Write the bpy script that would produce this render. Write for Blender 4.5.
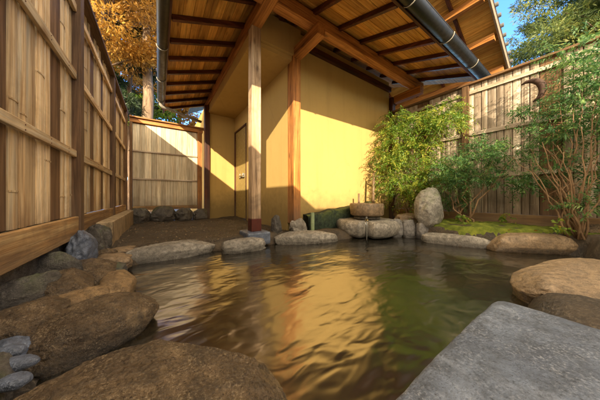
import bpy, math, random
import numpy as np
from mathutils import Vector, Matrix, noise
R = math.radians
C = bpy.context.scene
for o in list(bpy.data.objects): bpy.data.objects.remove(o)

# ------------------------------------------------------------------ camera
EYE = 0.60                       # metres above the water (z = 0)
cam_d = bpy.data.cameras.new('camera')
cam = bpy.data.objects.new('camera', cam_d); C.collection.objects.link(cam)
cam_d.sensor_width = 36; cam_d.sensor_fit = 'HORIZONTAL'
cam_d.lens = 12.36
cam_d.shift_y = -0.005
cam_d.clip_start = 0.01; cam_d.clip_end = 2000
YAW = R(34.6)
cam.location = (0, 0, EYE); cam.rotation_euler = (R(90), 0, -YAW)
C.camera = cam

# ------------------------------------------------------------------ world, sun, exposure
SUN = Vector((-1.30, -2.35, 0.97)).normalized()      # towards the sun
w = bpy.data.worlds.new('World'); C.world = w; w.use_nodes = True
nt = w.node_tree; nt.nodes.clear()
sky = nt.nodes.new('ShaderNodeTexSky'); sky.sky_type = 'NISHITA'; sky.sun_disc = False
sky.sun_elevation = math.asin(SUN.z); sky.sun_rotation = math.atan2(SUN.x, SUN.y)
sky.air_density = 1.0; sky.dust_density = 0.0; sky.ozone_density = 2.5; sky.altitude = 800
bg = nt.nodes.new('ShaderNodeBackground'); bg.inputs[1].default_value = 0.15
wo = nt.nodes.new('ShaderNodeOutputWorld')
# unseen bright cloud added sunward and overhead to fill the shade, deep blue opposite the sun
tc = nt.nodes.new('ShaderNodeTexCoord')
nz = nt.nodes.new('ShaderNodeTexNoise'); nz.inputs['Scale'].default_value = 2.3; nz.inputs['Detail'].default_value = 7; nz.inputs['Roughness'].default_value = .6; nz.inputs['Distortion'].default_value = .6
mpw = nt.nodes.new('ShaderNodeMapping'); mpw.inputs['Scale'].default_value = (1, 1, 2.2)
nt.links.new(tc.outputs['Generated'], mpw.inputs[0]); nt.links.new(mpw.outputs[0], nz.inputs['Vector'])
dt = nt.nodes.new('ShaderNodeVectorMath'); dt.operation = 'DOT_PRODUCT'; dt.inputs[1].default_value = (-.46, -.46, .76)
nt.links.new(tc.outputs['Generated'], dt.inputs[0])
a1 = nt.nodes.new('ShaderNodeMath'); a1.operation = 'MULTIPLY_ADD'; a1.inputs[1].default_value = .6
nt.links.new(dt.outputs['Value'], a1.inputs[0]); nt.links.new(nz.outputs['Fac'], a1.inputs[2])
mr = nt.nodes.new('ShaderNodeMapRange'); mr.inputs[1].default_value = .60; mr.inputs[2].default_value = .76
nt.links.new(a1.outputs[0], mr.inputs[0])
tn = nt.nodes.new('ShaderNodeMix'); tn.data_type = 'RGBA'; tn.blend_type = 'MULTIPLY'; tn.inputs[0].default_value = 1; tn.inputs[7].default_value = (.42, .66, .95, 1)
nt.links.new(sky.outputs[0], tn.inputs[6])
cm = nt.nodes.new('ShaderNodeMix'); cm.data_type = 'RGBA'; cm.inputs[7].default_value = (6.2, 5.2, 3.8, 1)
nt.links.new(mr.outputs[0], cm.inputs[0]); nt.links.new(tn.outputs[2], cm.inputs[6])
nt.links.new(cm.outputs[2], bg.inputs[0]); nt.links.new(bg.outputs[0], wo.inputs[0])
sl = bpy.data.lights.new('sun', 'SUN'); sl.energy = 2.0; sl.angle = R(0.5); sl.color = (1.0, 0.83, 0.58)
so = bpy.data.objects.new('sun', sl); C.collection.objects.link(so)
so.rotation_euler = SUN.to_track_quat('Z', 'Y').to_euler(); so.location = (-8, -12, 8)
C.view_settings.view_transform = 'Standard'; C.view_settings.look = 'None'
C.view_settings.gamma = 1; C.view_settings.use_curve_mapping = False
C.view_settings.exposure = 2.55
C.render.engine = 'CYCLES'
try:
    C.cycles.max_bounces = 10; C.cycles.diffuse_bounces = 6; C.cycles.glossy_bounces = 4
except Exception: pass

# ------------------------------------------------------------------ materials
MATS = {}
class N:
    def __init__(s, name):
        s.m = bpy.data.materials.new(name); s.m.use_nodes = True
        s.t = s.m.node_tree; s.p = s.t.nodes['Principled BSDF']
        MATS[name] = s.m
    def n(s, typ, **kw):
        x = s.t.nodes.new(typ)
        for k, v in kw.items(): setattr(x, k, v)
        return x
    def l(s, a, b): s.t.links.new(a, b)
    def coords(s, scale=(1, 1, 1), tone=0.0, kind='Object'):
        tc = s.n('ShaderNodeTexCoord'); mp = s.n('ShaderNodeMapping')
        mp.inputs['Scale'].default_value = scale
        if tone:
            at = s.n('ShaderNodeAttribute', attribute_name='tone')
            mu = s.n('ShaderNodeMath', operation='MULTIPLY'); mu.inputs[1].default_value = tone
            s.l(at.outputs['Fac'], mu.inputs[0])
            ad = s.n('ShaderNodeVectorMath', operation='ADD')
            s.l(tc.outputs[kind], ad.inputs[0]); s.l(mu.outputs[0], ad.inputs[1]); s.l(ad.outputs[0], mp.inputs['Vector'])
        else: s.l(tc.outputs[kind], mp.inputs['Vector'])
        return mp.outputs[0]
    def noise(s, vec, scale, detail=6, rough=.55, dist=0):
        x = s.n('ShaderNodeTexNoise'); s.l(vec, x.inputs['Vector'])
        x.inputs['Scale'].default_value = scale; x.inputs['Detail'].default_value = detail
        x.inputs['Roughness'].default_value = rough; x.inputs['Distortion'].default_value = dist
        return x.outputs['Fac']
    def ramp(s, fac, stops):
        x = s.n('ShaderNodeValToRGB'); s.l(fac, x.inputs[0]); e = x.color_ramp.elements
        while len(e) < len(stops): e.new(0.5)
        for k, (p, c) in enumerate(stops):
            e[k].position = p; e[k].color = (*c, 1) if len(c) == 3 else c
        return x.outputs[0]
    def mix(s, fac, a, b, mode='MIX'):
        x = s.n('ShaderNodeMix', data_type='RGBA', blend_type=mode)
        for sock, v in ((x.inputs[0], fac), (x.inputs[6], a), (x.inputs[7], b)):
            if hasattr(v, 'links'): s.l(v, sock)
            elif isinstance(v, (int, float)): sock.default_value = v
            else: sock.default_value = (*v, 1)
        return x.outputs[2]
    def math(s, op, a, b=0.0):
        x = s.n('ShaderNodeMath', operation=op)
        for sock, v in ((x.inputs[0], a), (x.inputs[1], b)):
            if hasattr(v, 'links'): s.l(v, sock)
            else: sock.default_value = v
        return x.outputs[0]
    def rng(s, v, a, b, c, d):
        x = s.n('ShaderNodeMapRange'); s.l(v, x.inputs[0])
        for k, q in enumerate((a, b, c, d)): x.inputs[k+1].default_value = q
        return x.outputs[0]
    def bump(s, h, strength=.4, dist=.01, prev=None):
        x = s.n('ShaderNodeBump'); x.inputs['Strength'].default_value = strength
        x.inputs['Distance'].default_value = dist; s.l(h, x.inputs['Height'])
        if prev: s.l(prev, x.inputs['Normal'])
        return x.outputs[0]
    def out(s, col=None, rough=None, nor=None, spec=None, metal=None):
        for k, v in (('Base Color', col), ('Roughness', rough), ('Normal', nor), ('Specular IOR Level', spec), ('Metallic', metal)):
            if v is None: continue
            if hasattr(v, 'links'): s.l(v, s.p.inputs[k])
            elif isinstance(v, (int, float)): s.p.inputs[k].default_value = v
            else: s.p.inputs[k].default_value = (*v, 1)
        return s.m

def wood(name, dark, mid, light, axis, rough=.7, fine=1.0, stain=.35, knots=True):
    s = N(name)
    sc = [16, 16, 16]; sc[axis] = 0.9
    v = s.coords(tuple(sc), tone=9.0)
    g = s.noise(v, 1.3*fine, 5, .6, .8)
    sc2 = [90, 90, 90]; sc2[axis] = 2.5
    v2 = s.coords(tuple(sc2), tone=3.0)
    f = s.noise(v2, 1.0*fine, 3, .7)
    col = s.ramp(g, [(.30, dark), (.48, mid), (.68, light)])
    fm = s.rng(f, .3, .7, .55, 1.2)
    col = s.mix(1.0, col, s.ramp(fm, [(0, (0, 0, 0)), (1, (1, 1, 1))]), 'MULTIPLY')
    at = s.n('ShaderNodeAttribute', attribute_name='tone')
    tn = s.rng(at.outputs['Fac'], 0, 1, .55, 1.05)
    col = s.mix(1.0, col, s.ramp(tn, [(0, (0, 0, 0)), (1, (1, 1, 1))]), 'MULTIPLY')
    v3 = s.coords((1, 1, 1))
    st = s.noise(v3, 3.1, 6, .65, .5)
    col = s.mix(s.rng(st, .48, .72, 0, stain), col, tuple(c*.35 for c in dark))
    if knots:
        kc = [9, 9, 9]; kc[axis] = 3.2
        vk = s.coords(tuple(kc), tone=5.0)
        vo = s.n('ShaderNodeTexVoronoi'); s.l(vk, vo.inputs['Vector']); vo.inputs['Scale'].default_value = .8
        col = s.mix(s.rng(vo.outputs['Distance'], .05, .16, .75, 0), col, tuple(c*.4 for c in dark))
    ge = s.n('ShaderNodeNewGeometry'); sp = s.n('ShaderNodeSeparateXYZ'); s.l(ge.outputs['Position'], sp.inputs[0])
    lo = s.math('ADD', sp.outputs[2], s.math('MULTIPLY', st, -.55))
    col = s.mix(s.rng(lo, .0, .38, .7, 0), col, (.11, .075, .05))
    h = s.math('ADD', f, g)
    return s.out(col, s.rng(f, .3, .7, rough+.1, rough-.12), s.bump(h, .5, .004), .35)

AX = {'x': 0, 'y': 1, 'z': 2}
for a, i in AX.items():
    wood('fence_pale_'+a, (.50, .27, .10), (.88, .63, .33), (.95, .80, .54), i, stain=.42)
    wood('fence_dark_'+a, (.09, .045, .018), (.19, .10, .042), (.30, .17, .08), i, knots=False)
    wood('fence_mid_'+a, (.26, .12, .03), (.62, .34, .11), (.85, .58, .25), i)
    wood('fence_grey_'+a, (.40, .29, .19), (.66, .52, .38), (.82, .70, .56), i, stain=.3)
    wood('fence_cream_'+a, (.66, .50, .31), (.88, .74, .50), (.95, .85, .64), i, stain=.12, knots=False)
    wood('fence_brown_'+a, (.30, .21, .135), (.58, .45, .32), (.80, .68, .53), i, stain=.45)
    wood('timber_'+a, (.16, .05, .01), (.46, .18, .04), (.68, .31, .08), i, rough=.55, stain=.3)
    wood('timber_dark_'+a, (.035, .010, .005), (.10, .025, .010), (.20, .055, .018), i, rough=.5, stain=.3)
    wood('deck_'+a, (.36, .14, .02), (.78, .37, .065), (.90, .52, .12), i, rough=.6)
    wood('weathered_'+a, (.22, .13, .07), (.54, .36, .20), (.76, .57, .37), i, stain=.6)

def plaster(name, c1, c2):
    s = N(name); v = s.coords((1, 1, 1))
    a = s.noise(v, 1.6, 6, .6); b = s.noise(v, 140, 3, .6); c = s.noise(v, 9, 5, .7)
    col = s.mix(a, c1, c2)
    col = s.mix(s.rng(c, .55, .8, 0, .25), col, tuple(x*.7 for x in c1))
    tc = s.n('ShaderNodeTexCoord'); sp = s.n('ShaderNodeSeparateXYZ'); s.l(tc.outputs['Object'], sp.inputs[0])
    vc = s.n('ShaderNodeTexVoronoi', feature='DISTANCE_TO_EDGE'); vc.inputs['Scale'].default_value = 1.1
    ds_ = s.n('ShaderNodeVectorMath', operation='ADD'); s.l(v, ds_.inputs[0]); s.l(s.math('MULTIPLY', c, .35), ds_.inputs[1]); s.l(ds_.outputs[0], vc.inputs['Vector'])
    crack = s.math('MULTIPLY', s.rng(vc.outputs['Distance'], .001, .004, 1, 0), s.rng(a, .5, .6, 0, .5))
    col = s.mix(crack, col, (.2, .13, .05))
    vs_ = s.coords((7, 7, .5)); st_ = s.noise(vs_, 1.2, 5, .6)
    col = s.mix(s.rng(st_, .5, .8, 0, .3), col, tuple(x*.62 for x in c1))
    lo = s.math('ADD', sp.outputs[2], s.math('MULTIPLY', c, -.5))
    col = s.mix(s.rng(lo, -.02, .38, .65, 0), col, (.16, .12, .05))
    return s.out(col, .9, s.bump(s.math('ADD', b, s.math('MULTIPLY', a, 2.0)), .35, .003), .2)
plaster('plaster', (.44, .29, .095), (.51, .345, .12))

def stone(name, cols, spot, rough=.62, sc=1.0, bumpd=.02, spec=.5, moss=None, wet=True, streak=None):
    s = N(name)
    v = s.coords((1, 1, 1) if streak is None else streak)
    big = s.noise(v, 4.5*sc, 8, .62, .6); mid = s.noise(v, 22*sc, 8, .7); fin = s.noise(v, 170*sc, 4, .8)
    vo = s.n('ShaderNodeTexVoronoi'); s.l(v, vo.inputs['Vector']); vo.inputs['Scale'].default_value = 110*sc
    col = s.ramp(big, [(.28, cols[0]), (.5, cols[1]), (.72, cols[2])])
    col = s.mix(s.rng(mid, .42, .62, .0, .85), col, tuple(x*.35 for x in cols[1]))
    col = s.mix(s.math('MULTIPLY', s.rng(fin, .53, .62, 0, .5), s.rng(s.noise(v, 13*sc, 4, .6), .4, .62, .1, 1)), col, spot)
    col = s.mix(s.rng(fin, .44, .36, 0, .85), col, tuple(x*.25 for x in cols[0]))
    if moss:
        ge = s.n('ShaderNodeNewGeometry'); sp = s.n('ShaderNodeSeparateXYZ'); s.l(ge.outputs['Normal'], sp.inputs[0])
        mm = s.math('MULTIPLY', s.rng(sp.outputs[2], .1, .8, 0, 1), s.rng(big, .46, .60, 0, 1))
        col = s.mix(mm, col, moss)
    rg = s.rng(mid, .3, .7, rough-.2, rough+.2)
    if wet:   # splashed band just above the waterline: smoother and darker stone
        ge = s.n('ShaderNodeNewGeometry'); sp = s.n('ShaderNodeSeparateXYZ'); s.l(ge.outputs['Position'], sp.inputs[0])
        wz = s.math('ADD', sp.outputs[2], s.math('MULTIPLY', big, -.08))
        wf = s.rng(wz, -.01, .035, 1, 0)
        col = s.mix(s.math('MULTIPLY', wf, .6), col, tuple(x*.3 for x in cols[0]))
        x = s.n('ShaderNodeMix', data_type='FLOAT'); s.l(wf, x.inputs[0]); s.l(rg, x.inputs[2]); x.inputs[3].default_value = .18
        rg = x.outputs[0]
    n1 = s.bump(mid, .85, bumpd); n2 = s.bump(fin, .5, bumpd*.3, n1)
    n3 = s.bump(vo.outputs['Distance'], .25, bumpd*.3, n2)
    return s.out(col, rg, n3, spec)
stone('rock_brown', [(.035, .022, .013), (.15, .098, .052), (.42, .29, .155)], (.62, .48, .30), .24, 1.1, .045, .6)
stone('rock_gold', [(.10, .06, .028), (.30, .185, .08), (.52, .35, .16)], (.6, .45, .26), .45, .9, .03, .6)
stone('rock_grey', [(.10, .095, .09), (.23, .215, .20), (.38, .36, .33)], (.52, .50, .46), .6, 1.1, .015)
stone('rock_pale', [(.12, .105, .085), (.31, .28, .235), (.56, .51, .43)], (.70, .66, .58), .5, 1.2, .03)
stone('rock_dark', [(.035, .031, .028), (.09, .08, .068), (.20, .175, .145)], (.34, .30, .25), .6, 1.0, .02, moss=(.05, .065, .018))
stone('rock_mossy', [(.13, .12, .10), (.32, .30, .26), (.56, .53, .47)], (.68, .66, .60), .7, 1.0, .02, moss=(.10, .13, .03))
stone('rock_blue', [(.055, .07, .105), (.11, .135, .19), (.20, .235, .31)], (.34, .38, .46), .35, 1.0, .01)
stone('granite', [(.04, .052, .08), (.12, .148, .20), (.29, .325, .39)], (.46, .48, .52), .40, .8, .014, .7, wet=False)
stone('rock_ochre', [(.13, .085, .045), (.26, .175, .095), (.40, .285, .17)], (.48, .38, .26), .5, 1.2, .014, .6)
stone('concrete', [(.22, .16, .09), (.38, .28, .16), (.5, .38, .23)], (.5, .42, .3), .8, .6, .006, .3, wet=False, streak=(1, 1, .3))
stone('green_wall', [(.010, .020, .012), (.022, .045, .024), (.05, .075, .03)], (.08, .10, .05), .8, 1.2, .04, moss=(.10, .13, .02))

def flat(name, col, rough=.5, metal=0, spec=.5, var=.25, sc=20):
    s = N(name); v = s.coords((1, 1, 1)); a = s.noise(v, sc, 5, .6)
    c = s.mix(s.rng(a, .35, .7, 0, var*2), col, tuple(x*.45 for x in col))
    return s.out(c, s.rng(a, .3, .7, rough-.1, rough+.12), s.bump(a, .15, .002), spec, metal)
flat('gutter_black', (.016, .016, .015), .5, .0, .3)
flat('gutter_bronze', (.06, .048, .025), .5, .1, .4)
flat('pipe_pale', (.28, .25, .20), .6)
flat('shoe_metal', (.11, .028, .018), .45, .5)
flat('steel', (.55, .52, .45), .3, .9)
flat('door_paint', (.36, .25, .075), .6)
flat('roofing', (.05, .05, .052), .5)
flat('tile_edge', (.07, .065, .06), .7)
flat('white_edge', (.22, .16, .10), .6)
flat('bamboo_green', (.26, .33, .18), .45, sc=8)
flat('bamboo_old', (.16, .10, .05), .6, sc=30)
flat('dead_leaf', (.05, .022, .012), .8, sc=30)

def bark(name, a, b):
    s = N(name); v = s.coords((7, 7, 1.2)); n_ = s.noise(v, 2.2, 7, .65, .5)
    s.out(s.ramp(n_, [(.3, a), (.7, b)]), .9, s.bump(n_, .8, .03), .2)
bark('bark_brown', (.07, .045, .03), (.22, .15, .10))
bark('bark_pale', (.09, .06, .04), (.34, .24, .155))
bark('stem_tan', (.12, .07, .035), (.34, .22, .12))

def leaf(name, a, b, c, trans=.35):
    s = N(name)
    at = s.n('ShaderNodeAttribute', attribute_name='tone')
    col = s.ramp(at.outputs['Fac'], [(0, a), (.5, b), (1, c)])
    s.out(col, .5, None, .35)
    tr = s.n('ShaderNodeBsdfTranslucent'); s.l(col, tr.inputs[0])
    mx = s.n('ShaderNodeMixShader'); mx.inputs[0].default_value = trans
    s.l(s.p.outputs[0], mx.inputs[1]); s.l(tr.outputs[0], mx.inputs[2])
    s.l(mx.outputs[0], s.t.nodes['Material Output'].inputs[0])
leaf('leaf_bright', (.05, .12, .016), (.15, .26, .03), (.46, .42, .05), .5)
leaf('leaf_green', (.03, .085, .03), (.08, .19, .055), (.22, .32, .08), .45)
leaf('leaf_dark', (.012, .028, .014), (.03, .055, .022), (.075, .10, .03), .3)
leaf('leaf_orange', (.14, .08, .02), (.46, .23, .035), (.66, .42, .09), .5)
leaf('leaf_conifer', (.03, .06, .018), (.10, .14, .03), (.30, .30, .07), .35)
leaf('leaf_cedar', (.02, .032, .013), (.06, .07, .022), (.16, .12, .035), .3)

# ground
s = N('ground_soil'); v = s.coords((1, 1, 1)); a = s.noise(v, 5, 8, .65); b = s.noise(v, 60, 5, .75)
col = s.ramp(a, [(.3, (.010, .007, .005)), (.5, (.028, .019, .011)), (.7, (.08, .055, .03))])
col = s.mix(s.rng(b, .5, .68, 0, .6), col, (.17, .13, .085))
s.out(col, s.rng(a, .3, .7, .35, .75), s.bump(s.math('ADD', a, b), .8, .02), .5)
s = N('moss'); v = s.coords((1, 1, 1)); a = s.noise(v, 7, 8, .65); b = s.noise(v, 150, 4, .7)
col = s.ramp(a, [(.32, (.06, .07, .012)), (.48, (.13, .165, .022)), (.68, (.30, .32, .045))])
s.out(col, .9, s.bump(s.math('ADD', a, b), .9, .02), .2)

# water: dark mineral water with soft drawn-out ripples
s = N('hot_spring_water')
v = s.coords((1, 1, 1))
mp = s.n('ShaderNodeMapping'); mp.inputs['Rotation'].default_value = (0, 0, R(38)); mp.inputs['Scale'].default_value = (2.4, 4.4, 1); s.l(v, mp.inputs['Vector'])
mp2 = s.n('ShaderNodeMapping'); mp2.inputs['Rotation'].default_value = (0, 0, R(-52)); mp2.inputs['Scale'].default_value = (3.0, 5.5, 1); s.l(v, mp2.inputs['Vector'])
r1 = s.noise(mp.outputs[0], 1.7, 1.5, .45, .9); r2 = s.noise(mp2.outputs[0], 2.6, 1, .4, .7); r3 = s.noise(v, 1.5, 1, .4, .5)
h = s.math('ADD', s.math('MULTIPLY', r3, 3.2), s.math('ADD', s.math('MULTIPLY', r1, .75), s.math('MULTIPLY', r2, .3)))
murk = s.noise(v, 1.8, 6, .6, .8)
col = s.ramp(murk, [(.35, (.002, .002, .001)), (.5, (.006, .005, .002)), (.66, (.022, .014, .005))])
s.out(col, .20, s.bump(h, .55, .020), .5)
s.p.inputs['IOR'].default_value = 3.5

# ------------------------------------------------------------------ mesh helpers
ORG = {}
def finish(name, me, parent, mat, label=None):
    o = bpy.data.objects.new(name, me); C.collection.objects.link(o)
    for m in (mat if isinstance(mat, (list, tuple)) else [mat]): me.materials.append(MATS[m])
    if parent is None:
        co = np.empty(len(me.vertices)*3); me.vertices.foreach_get('co', co); co = co.reshape(-1, 3)
        org = Vector(((co[:, 0].min()+co[:, 0].max())/2, (co[:, 1].min()+co[:, 1].max())/2, co[:, 2].min()))
        o.location = org
    else:
        org = ORG[parent.name]; o.parent = parent
    me.transform(Matrix.Translation(-org)); ORG[o.name] = org
    if label: o['label'] = label
    return o
def tag(o, label=None, cat=None, group=None, kind=None):
    if label: o['label'] = label
    if cat: o['category'] = cat
    if group: o['group'] = group
    if kind: o['kind'] = kind
    return o
def thing(name, label, cat, loc, group=None):
    o = bpy.data.objects.new(name, None); C.collection.objects.link(o)
    o.empty_display_size = .1; o.location = loc; ORG[o.name] = Vector(loc)
    return tag(o, label, cat, group)

class MB:
    def __init__(s): s.v = []; s.f = []; s.t = []; s.m = []
    def add(s, vs, fs, tone=.5, m=0):
        b = len(s.v); s.v += [tuple(x) for x in vs]
        for f in fs: s.f.append(tuple(b+i for i in f)); s.t.append(tone); s.m.append(m)
    def box(s, a, b, tone=None, m=0, jit=0):
        tone = random.random() if tone is None else tone
        x0, x1 = sorted((a[0], b[0])); y0, y1 = sorted((a[1], b[1])); z0, z1 = sorted((a[2], b[2]))
        vs = [(x, y, z) for z in (z0, z1) for y in (y0, y1) for x in (x0, x1)]
        if jit: vs = [tuple(c+random.uniform(-jit, jit) for c in q) for q in vs]
        s.add(vs, [(0, 2, 3, 1), (4, 5, 7, 6), (0, 1, 5, 4), (2, 6, 7, 3), (0, 4, 6, 2), (1, 3, 7, 5)], tone, m); return s
    def beam(s, p, q, w, h, up=(0, 0, 1), tone=None, m=0):
        tone = random.random() if tone is None else tone
        p = Vector(p); q = Vector(q); d = (q-p).normalized(); u = Vector(up)
        r = d.cross(u).normalized(); u = r.cross(d)
        vs = []
        for c in (p, q):
            for a, b in ((-1, -1), (1, -1), (1, 1), (-1, 1)): vs.append(c+r*a*w/2+u*b*h/2)
        s.add(vs, [(0, 1, 2, 3), (7, 6, 5, 4), (0, 4, 5, 1), (1, 5, 6, 2), (2, 6, 7, 3), (3, 7, 4, 0)], tone, m); return s
    def tube(s, pts, rad, n=10, tone=.5, m=0, cap=True):
        pts = [Vector(p) for p in pts]
        if not isinstance(rad, (list, tuple)): rad = [rad]*len(pts)
        vs = []; u = None
        for i, p in enumerate(pts):
            d = (pts[min(i+1, len(pts)-1)]-pts[max(i-1, 0)]).normalized()
            if u is None: u = d.orthogonal().normalized()
            u = (u-d*u.dot(d)).normalized(); w_ = d.cross(u)
            for k in range(n):
                a = 2*math.pi*k/n; vs.append(p+(u*math.cos(a)+w_*math.sin(a))*rad[i])
        fs = []
        for i in range(len(pts)-1):
            for k in range(n): fs.append((i*n+k, i*n+(k+1) % n, (i+1)*n+(k+1) % n, (i+1)*n+k))
        if cap: fs.append(tuple(range(n-1, -1, -1))); fs.append(tuple((len(pts)-1)*n+k for k in range(n)))
        s.add(vs, fs, tone, m); return s
    def lathe(s, c, prof, n=40, wob=0, tone=.5, m=0, arc=None):
        vs = []
        for i, (r, z) in enumerate(prof):
            for k in range(n):
                a = 2*math.pi*k/n
                rr = r*(1+wob*noise.noise(Vector((math.cos(a)*1.5+c[0], math.sin(a)*1.5, z*3))))
                vs.append((c[0]+rr*math.cos(a), c[1]+rr*math.sin(a), c[2]+z))
        fs = [(i*n+k, i*n+(k+1) % n, (i+1)*n+(k+1) % n, (i+1)*n+k) for i in range(len(prof)-1) for k in range(n)]
        fs.append(tuple(range(n-1, -1, -1))); fs.append(tuple((len(prof)-1)*n+k for k in range(n)))
        s.add(vs, fs, tone, m); return s
    def build(s, name, mat, parent=None, bevel=0, smooth=False, label=None):
        me = bpy.data.meshes.new(name); me.from_pydata(s.v, [], s.f)
        at = me.attributes.new('tone', 'FLOAT', 'FACE'); at.data.foreach_set('value', s.t)
        me.polygons.foreach_set('material_index', s.m)
        if smooth: me.polygons.foreach_set('use_smooth', [True]*len(s.f))
        o = finish(name, me, parent, mat, label)
        if bevel:
            b = o.modifiers.new('bevel', 'BEVEL'); b.width = bevel; b.segments = 2; b.limit_method = 'ANGLE'; b.angle_limit = R(40)
        return o

def quads(name, V, tone, mat, parent=None, label=None):
    """V: (n,4,3) leaf quads -> one mesh"""
    n = len(V); me = bpy.data.meshes.new(name)
    me.vertices.add(n*4); me.vertices.foreach_set('co', V.reshape(-1).astype(np.float32))
    me.loops.add(n*4); me.loops.foreach_set('vertex_index', np.arange(n*4, dtype=np.int32))
    me.polygons.add(n); me.polygons.foreach_set('loop_start', np.arange(n, dtype=np.int32)*4)
    me.update(calc_edges=True)
    at = me.attributes.new('tone', 'FLOAT', 'FACE'); at.data.foreach_set('value', np.asarray(tone, dtype=np.float32))
    return finish(name, me, parent, mat, label)

rs = np.random.RandomState(5); random.seed(5)
def leaves(P, D, L, W, droop=0.0):
    """leaf diamonds at points P, along directions D, length L, width W (arrays)"""
    n = len(P); D = D/np.maximum(np.linalg.norm(D, axis=1, keepdims=True), 1e-6)
    A = rs.normal(size=(n, 3)); S = np.cross(D, A); S /= np.maximum(np.linalg.norm(S, axis=1, keepdims=True), 1e-6)
    L = L.reshape(-1, 1); W = W.reshape(-1, 1)
    mid = P+D*L*.45; tip = P+D*L; tip[:, 2] -= (droop*L[:, 0]); 
    return np.stack([P, mid+S*W/2, tip, mid-S*W/2], axis=1)

# ------------------------------------------------------------------ rocks
def rock(name, c, r, mat, label, cat='rock', rz=0, rg=1.0, facets=9, seed=0, p=2.6, amp=.12, flat=None, group=None, sub=5, parent=None):
    """a boulder: superellipsoid c = centre on the ground plane (x, y, zbottom), r = half sizes (x, y) and full height"""
    import bmesh
    bm = bmesh.new(); bmesh.ops.create_icosphere(bm, subdivisions=sub, radius=1)
    rot = Matrix.Rotation(rz, 3, 'Z'); off = Vector((seed*3.7, seed*1.3, seed*2.1)); hs = r[2]/2
    pr = random.Random(seed*17+5); planes = []
    for _ in range(facets if p < 10 else 0):
        pn = Vector((pr.gauss(0, 1), pr.gauss(0, 1), pr.gauss(0, .8))).normalized()
        ex = (abs(pn.x)**p+abs(pn.y)**p+abs(pn.z)**p)**(-1/p); planes.append((pn, ex*pr.uniform(.80, .97)))
    for vt in bm.verts:
        d = vt.co.normalized()
        k = (abs(d.x)**p+abs(d.y)**p+abs(d.z)**p)**(-1/p)
        n1 = noise.noise(d*1.1+off); n2 = noise.noise(d*2.6+off*1.7); n3 = noise.fractal(d*6+off, .8, 2.1, 4)
        # a few flat facets
        fc = abs(noise.noise(d*3.3+off*2.3))
        k *= 1+amp*(1.5*n1+.9*n2)-amp*.6*fc+amp*.26*n3+rg*.014*noise.fractal(d*22+off, .7, 2.1, 3)
        uq = d*k
        for pn, pd in planes:
            e_ = uq.dot(pn)-pd
            if e_ > 0: uq = uq-pn*e_*.82
        uq = uq*(1+rg*.010*noise.fractal(d*9+off, .7, 2.1, 4))
        q = Vector((uq.x*r[0], uq.y*r[1], uq.z*hs))
        q = rot @ q
        vt.co = Vector((c[0], c[1], c[2]+hs))+q
    me = bpy.data.meshes.new(name); bm.to_mesh(me); bm.free()
    me.polygons.foreach_set('use_smooth', [True]*len(me.polygons))
    o = finish(name, me, parent, mat)
    if parent is None: tag(o, label, cat, group)
    return o

# ------------------------------------------------------------------ terrain: one sheet, pool basin sunk in it
POOL = [(.1, .15), (.14, .32), (.27, .5), (.10, .8), (-.02, 1.12), (-.05, 1.4), (-.12, 1.6), (-.16, 1.95), (-.22, 2.28), (-.02, 2.36), (.4, 2.42),
        (.75, 2.36), (1.0, 2.34), (1.3, 2.34), (1.65, 2.24), (2.1, 2.05), (2.5, 2.0), (2.9, 1.8), (3.15, 1.5), (3.08, 1.3),
        (2.98, .95), (3.15, .64), (3.42, .32), (3.5, .1), (2.9, .0), (2.4, .1), (1.8, .25), (1.2, .20), (.4, .1)]
def poly_sd(x, y):
    inside = False; best = 1e9; n = len(POOL)
    for i in range(n):
        x0, y0 = POOL[i]; x1, y1 = POOL[(i+1) % n]
        if (y0 > y) != (y1 > y) and x < (x1-x0)*(y-y0)/(y1-y0)+x0: inside = not inside
        dx, dy = x1-x0, y1-y0; t = max(0, min(1, ((x-x0)*dx+(y-y0)*dy)/(dx*dx+dy*dy)))
        best = min(best, math.hypot(x-x0-t*dx, y-y0-t*dy))
    return -best if inside else best
def sm(a, b, x):
    t = max(0, min(1, (x-a)/(b-a))); return t*t*(3-2*t)
def ground_z(x, y):
    if not (-3 < x < 7 and -3 < y < 8): base = .1
    else:
        base = .11+.05*noise.noise(Vector((x*2.2, y*2.2, 0)))+.02*noise.noise(Vector((x*9, y*9, 3)))
        base += (.05*sm(-.25, -.5, x)-.05)*sm(2.6, 2.0, y)*(1 if x < .6 else 0)
        if x < .4: base -= .09*sm(1.5, 1.1, y)*sm(-.42, -.30, x)
        if x > 2.6: base += .11*sm(2.9, 3.3, x)*sm(2.1, 1.6, y)
        s_ = poly_sd(x, y)
        base = base*sm(-.02, .10, s_)+(-.5)*(1-sm(-.10, .02, s_))
    if -2 < x and math.hypot(x, y) > 30: base += 0
    return base
def axis(lo, hi, step, far=400):
    a = list(np.arange(lo, hi+1e-6, step)); d = step; x = hi
    while x < far: d *= 1.5; x += d; a.append(x)
    d = step; x = lo
    while x > -far: d *= 1.5; x -= d; a.insert(0, x)
    return a
xs = axis(-.8, 4.3, .05); ys = axis(-1.2, 5.4, .05)
mb = MB(); vs = []; fs = []
for y in ys:
    for x in xs: vs.append((x, y, ground_z(x, y)))
nx = len(xs)
for j in range(len(ys)-1):
    for i in range(nx-1): fs.append((j*nx+i, j*nx+i+1, (j+1)*nx+i+1, (j+1)*nx+i))
mb.add(vs, fs)
tag(mb.build('ground', 'ground_soil', smooth=True), kind='structure')

# water sheet
mb = MB(); nx_, ny_ = 60, 60
vs = [(-.7+4.5*i/nx_, -.6+3.3*j/ny_, 0) for j in range(ny_+1) for i in range(nx_+1)]
mb.add(vs, [(j*(nx_+1)+i, j*(nx_+1)+i+1, (j+1)*(nx_+1)+i+1, (j+1)*(nx_+1)+i) for j in range(ny_) for i in range(nx_)])
tag(mb.build('water', 'hot_spring_water', smooth=True), kind='structure')

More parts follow.
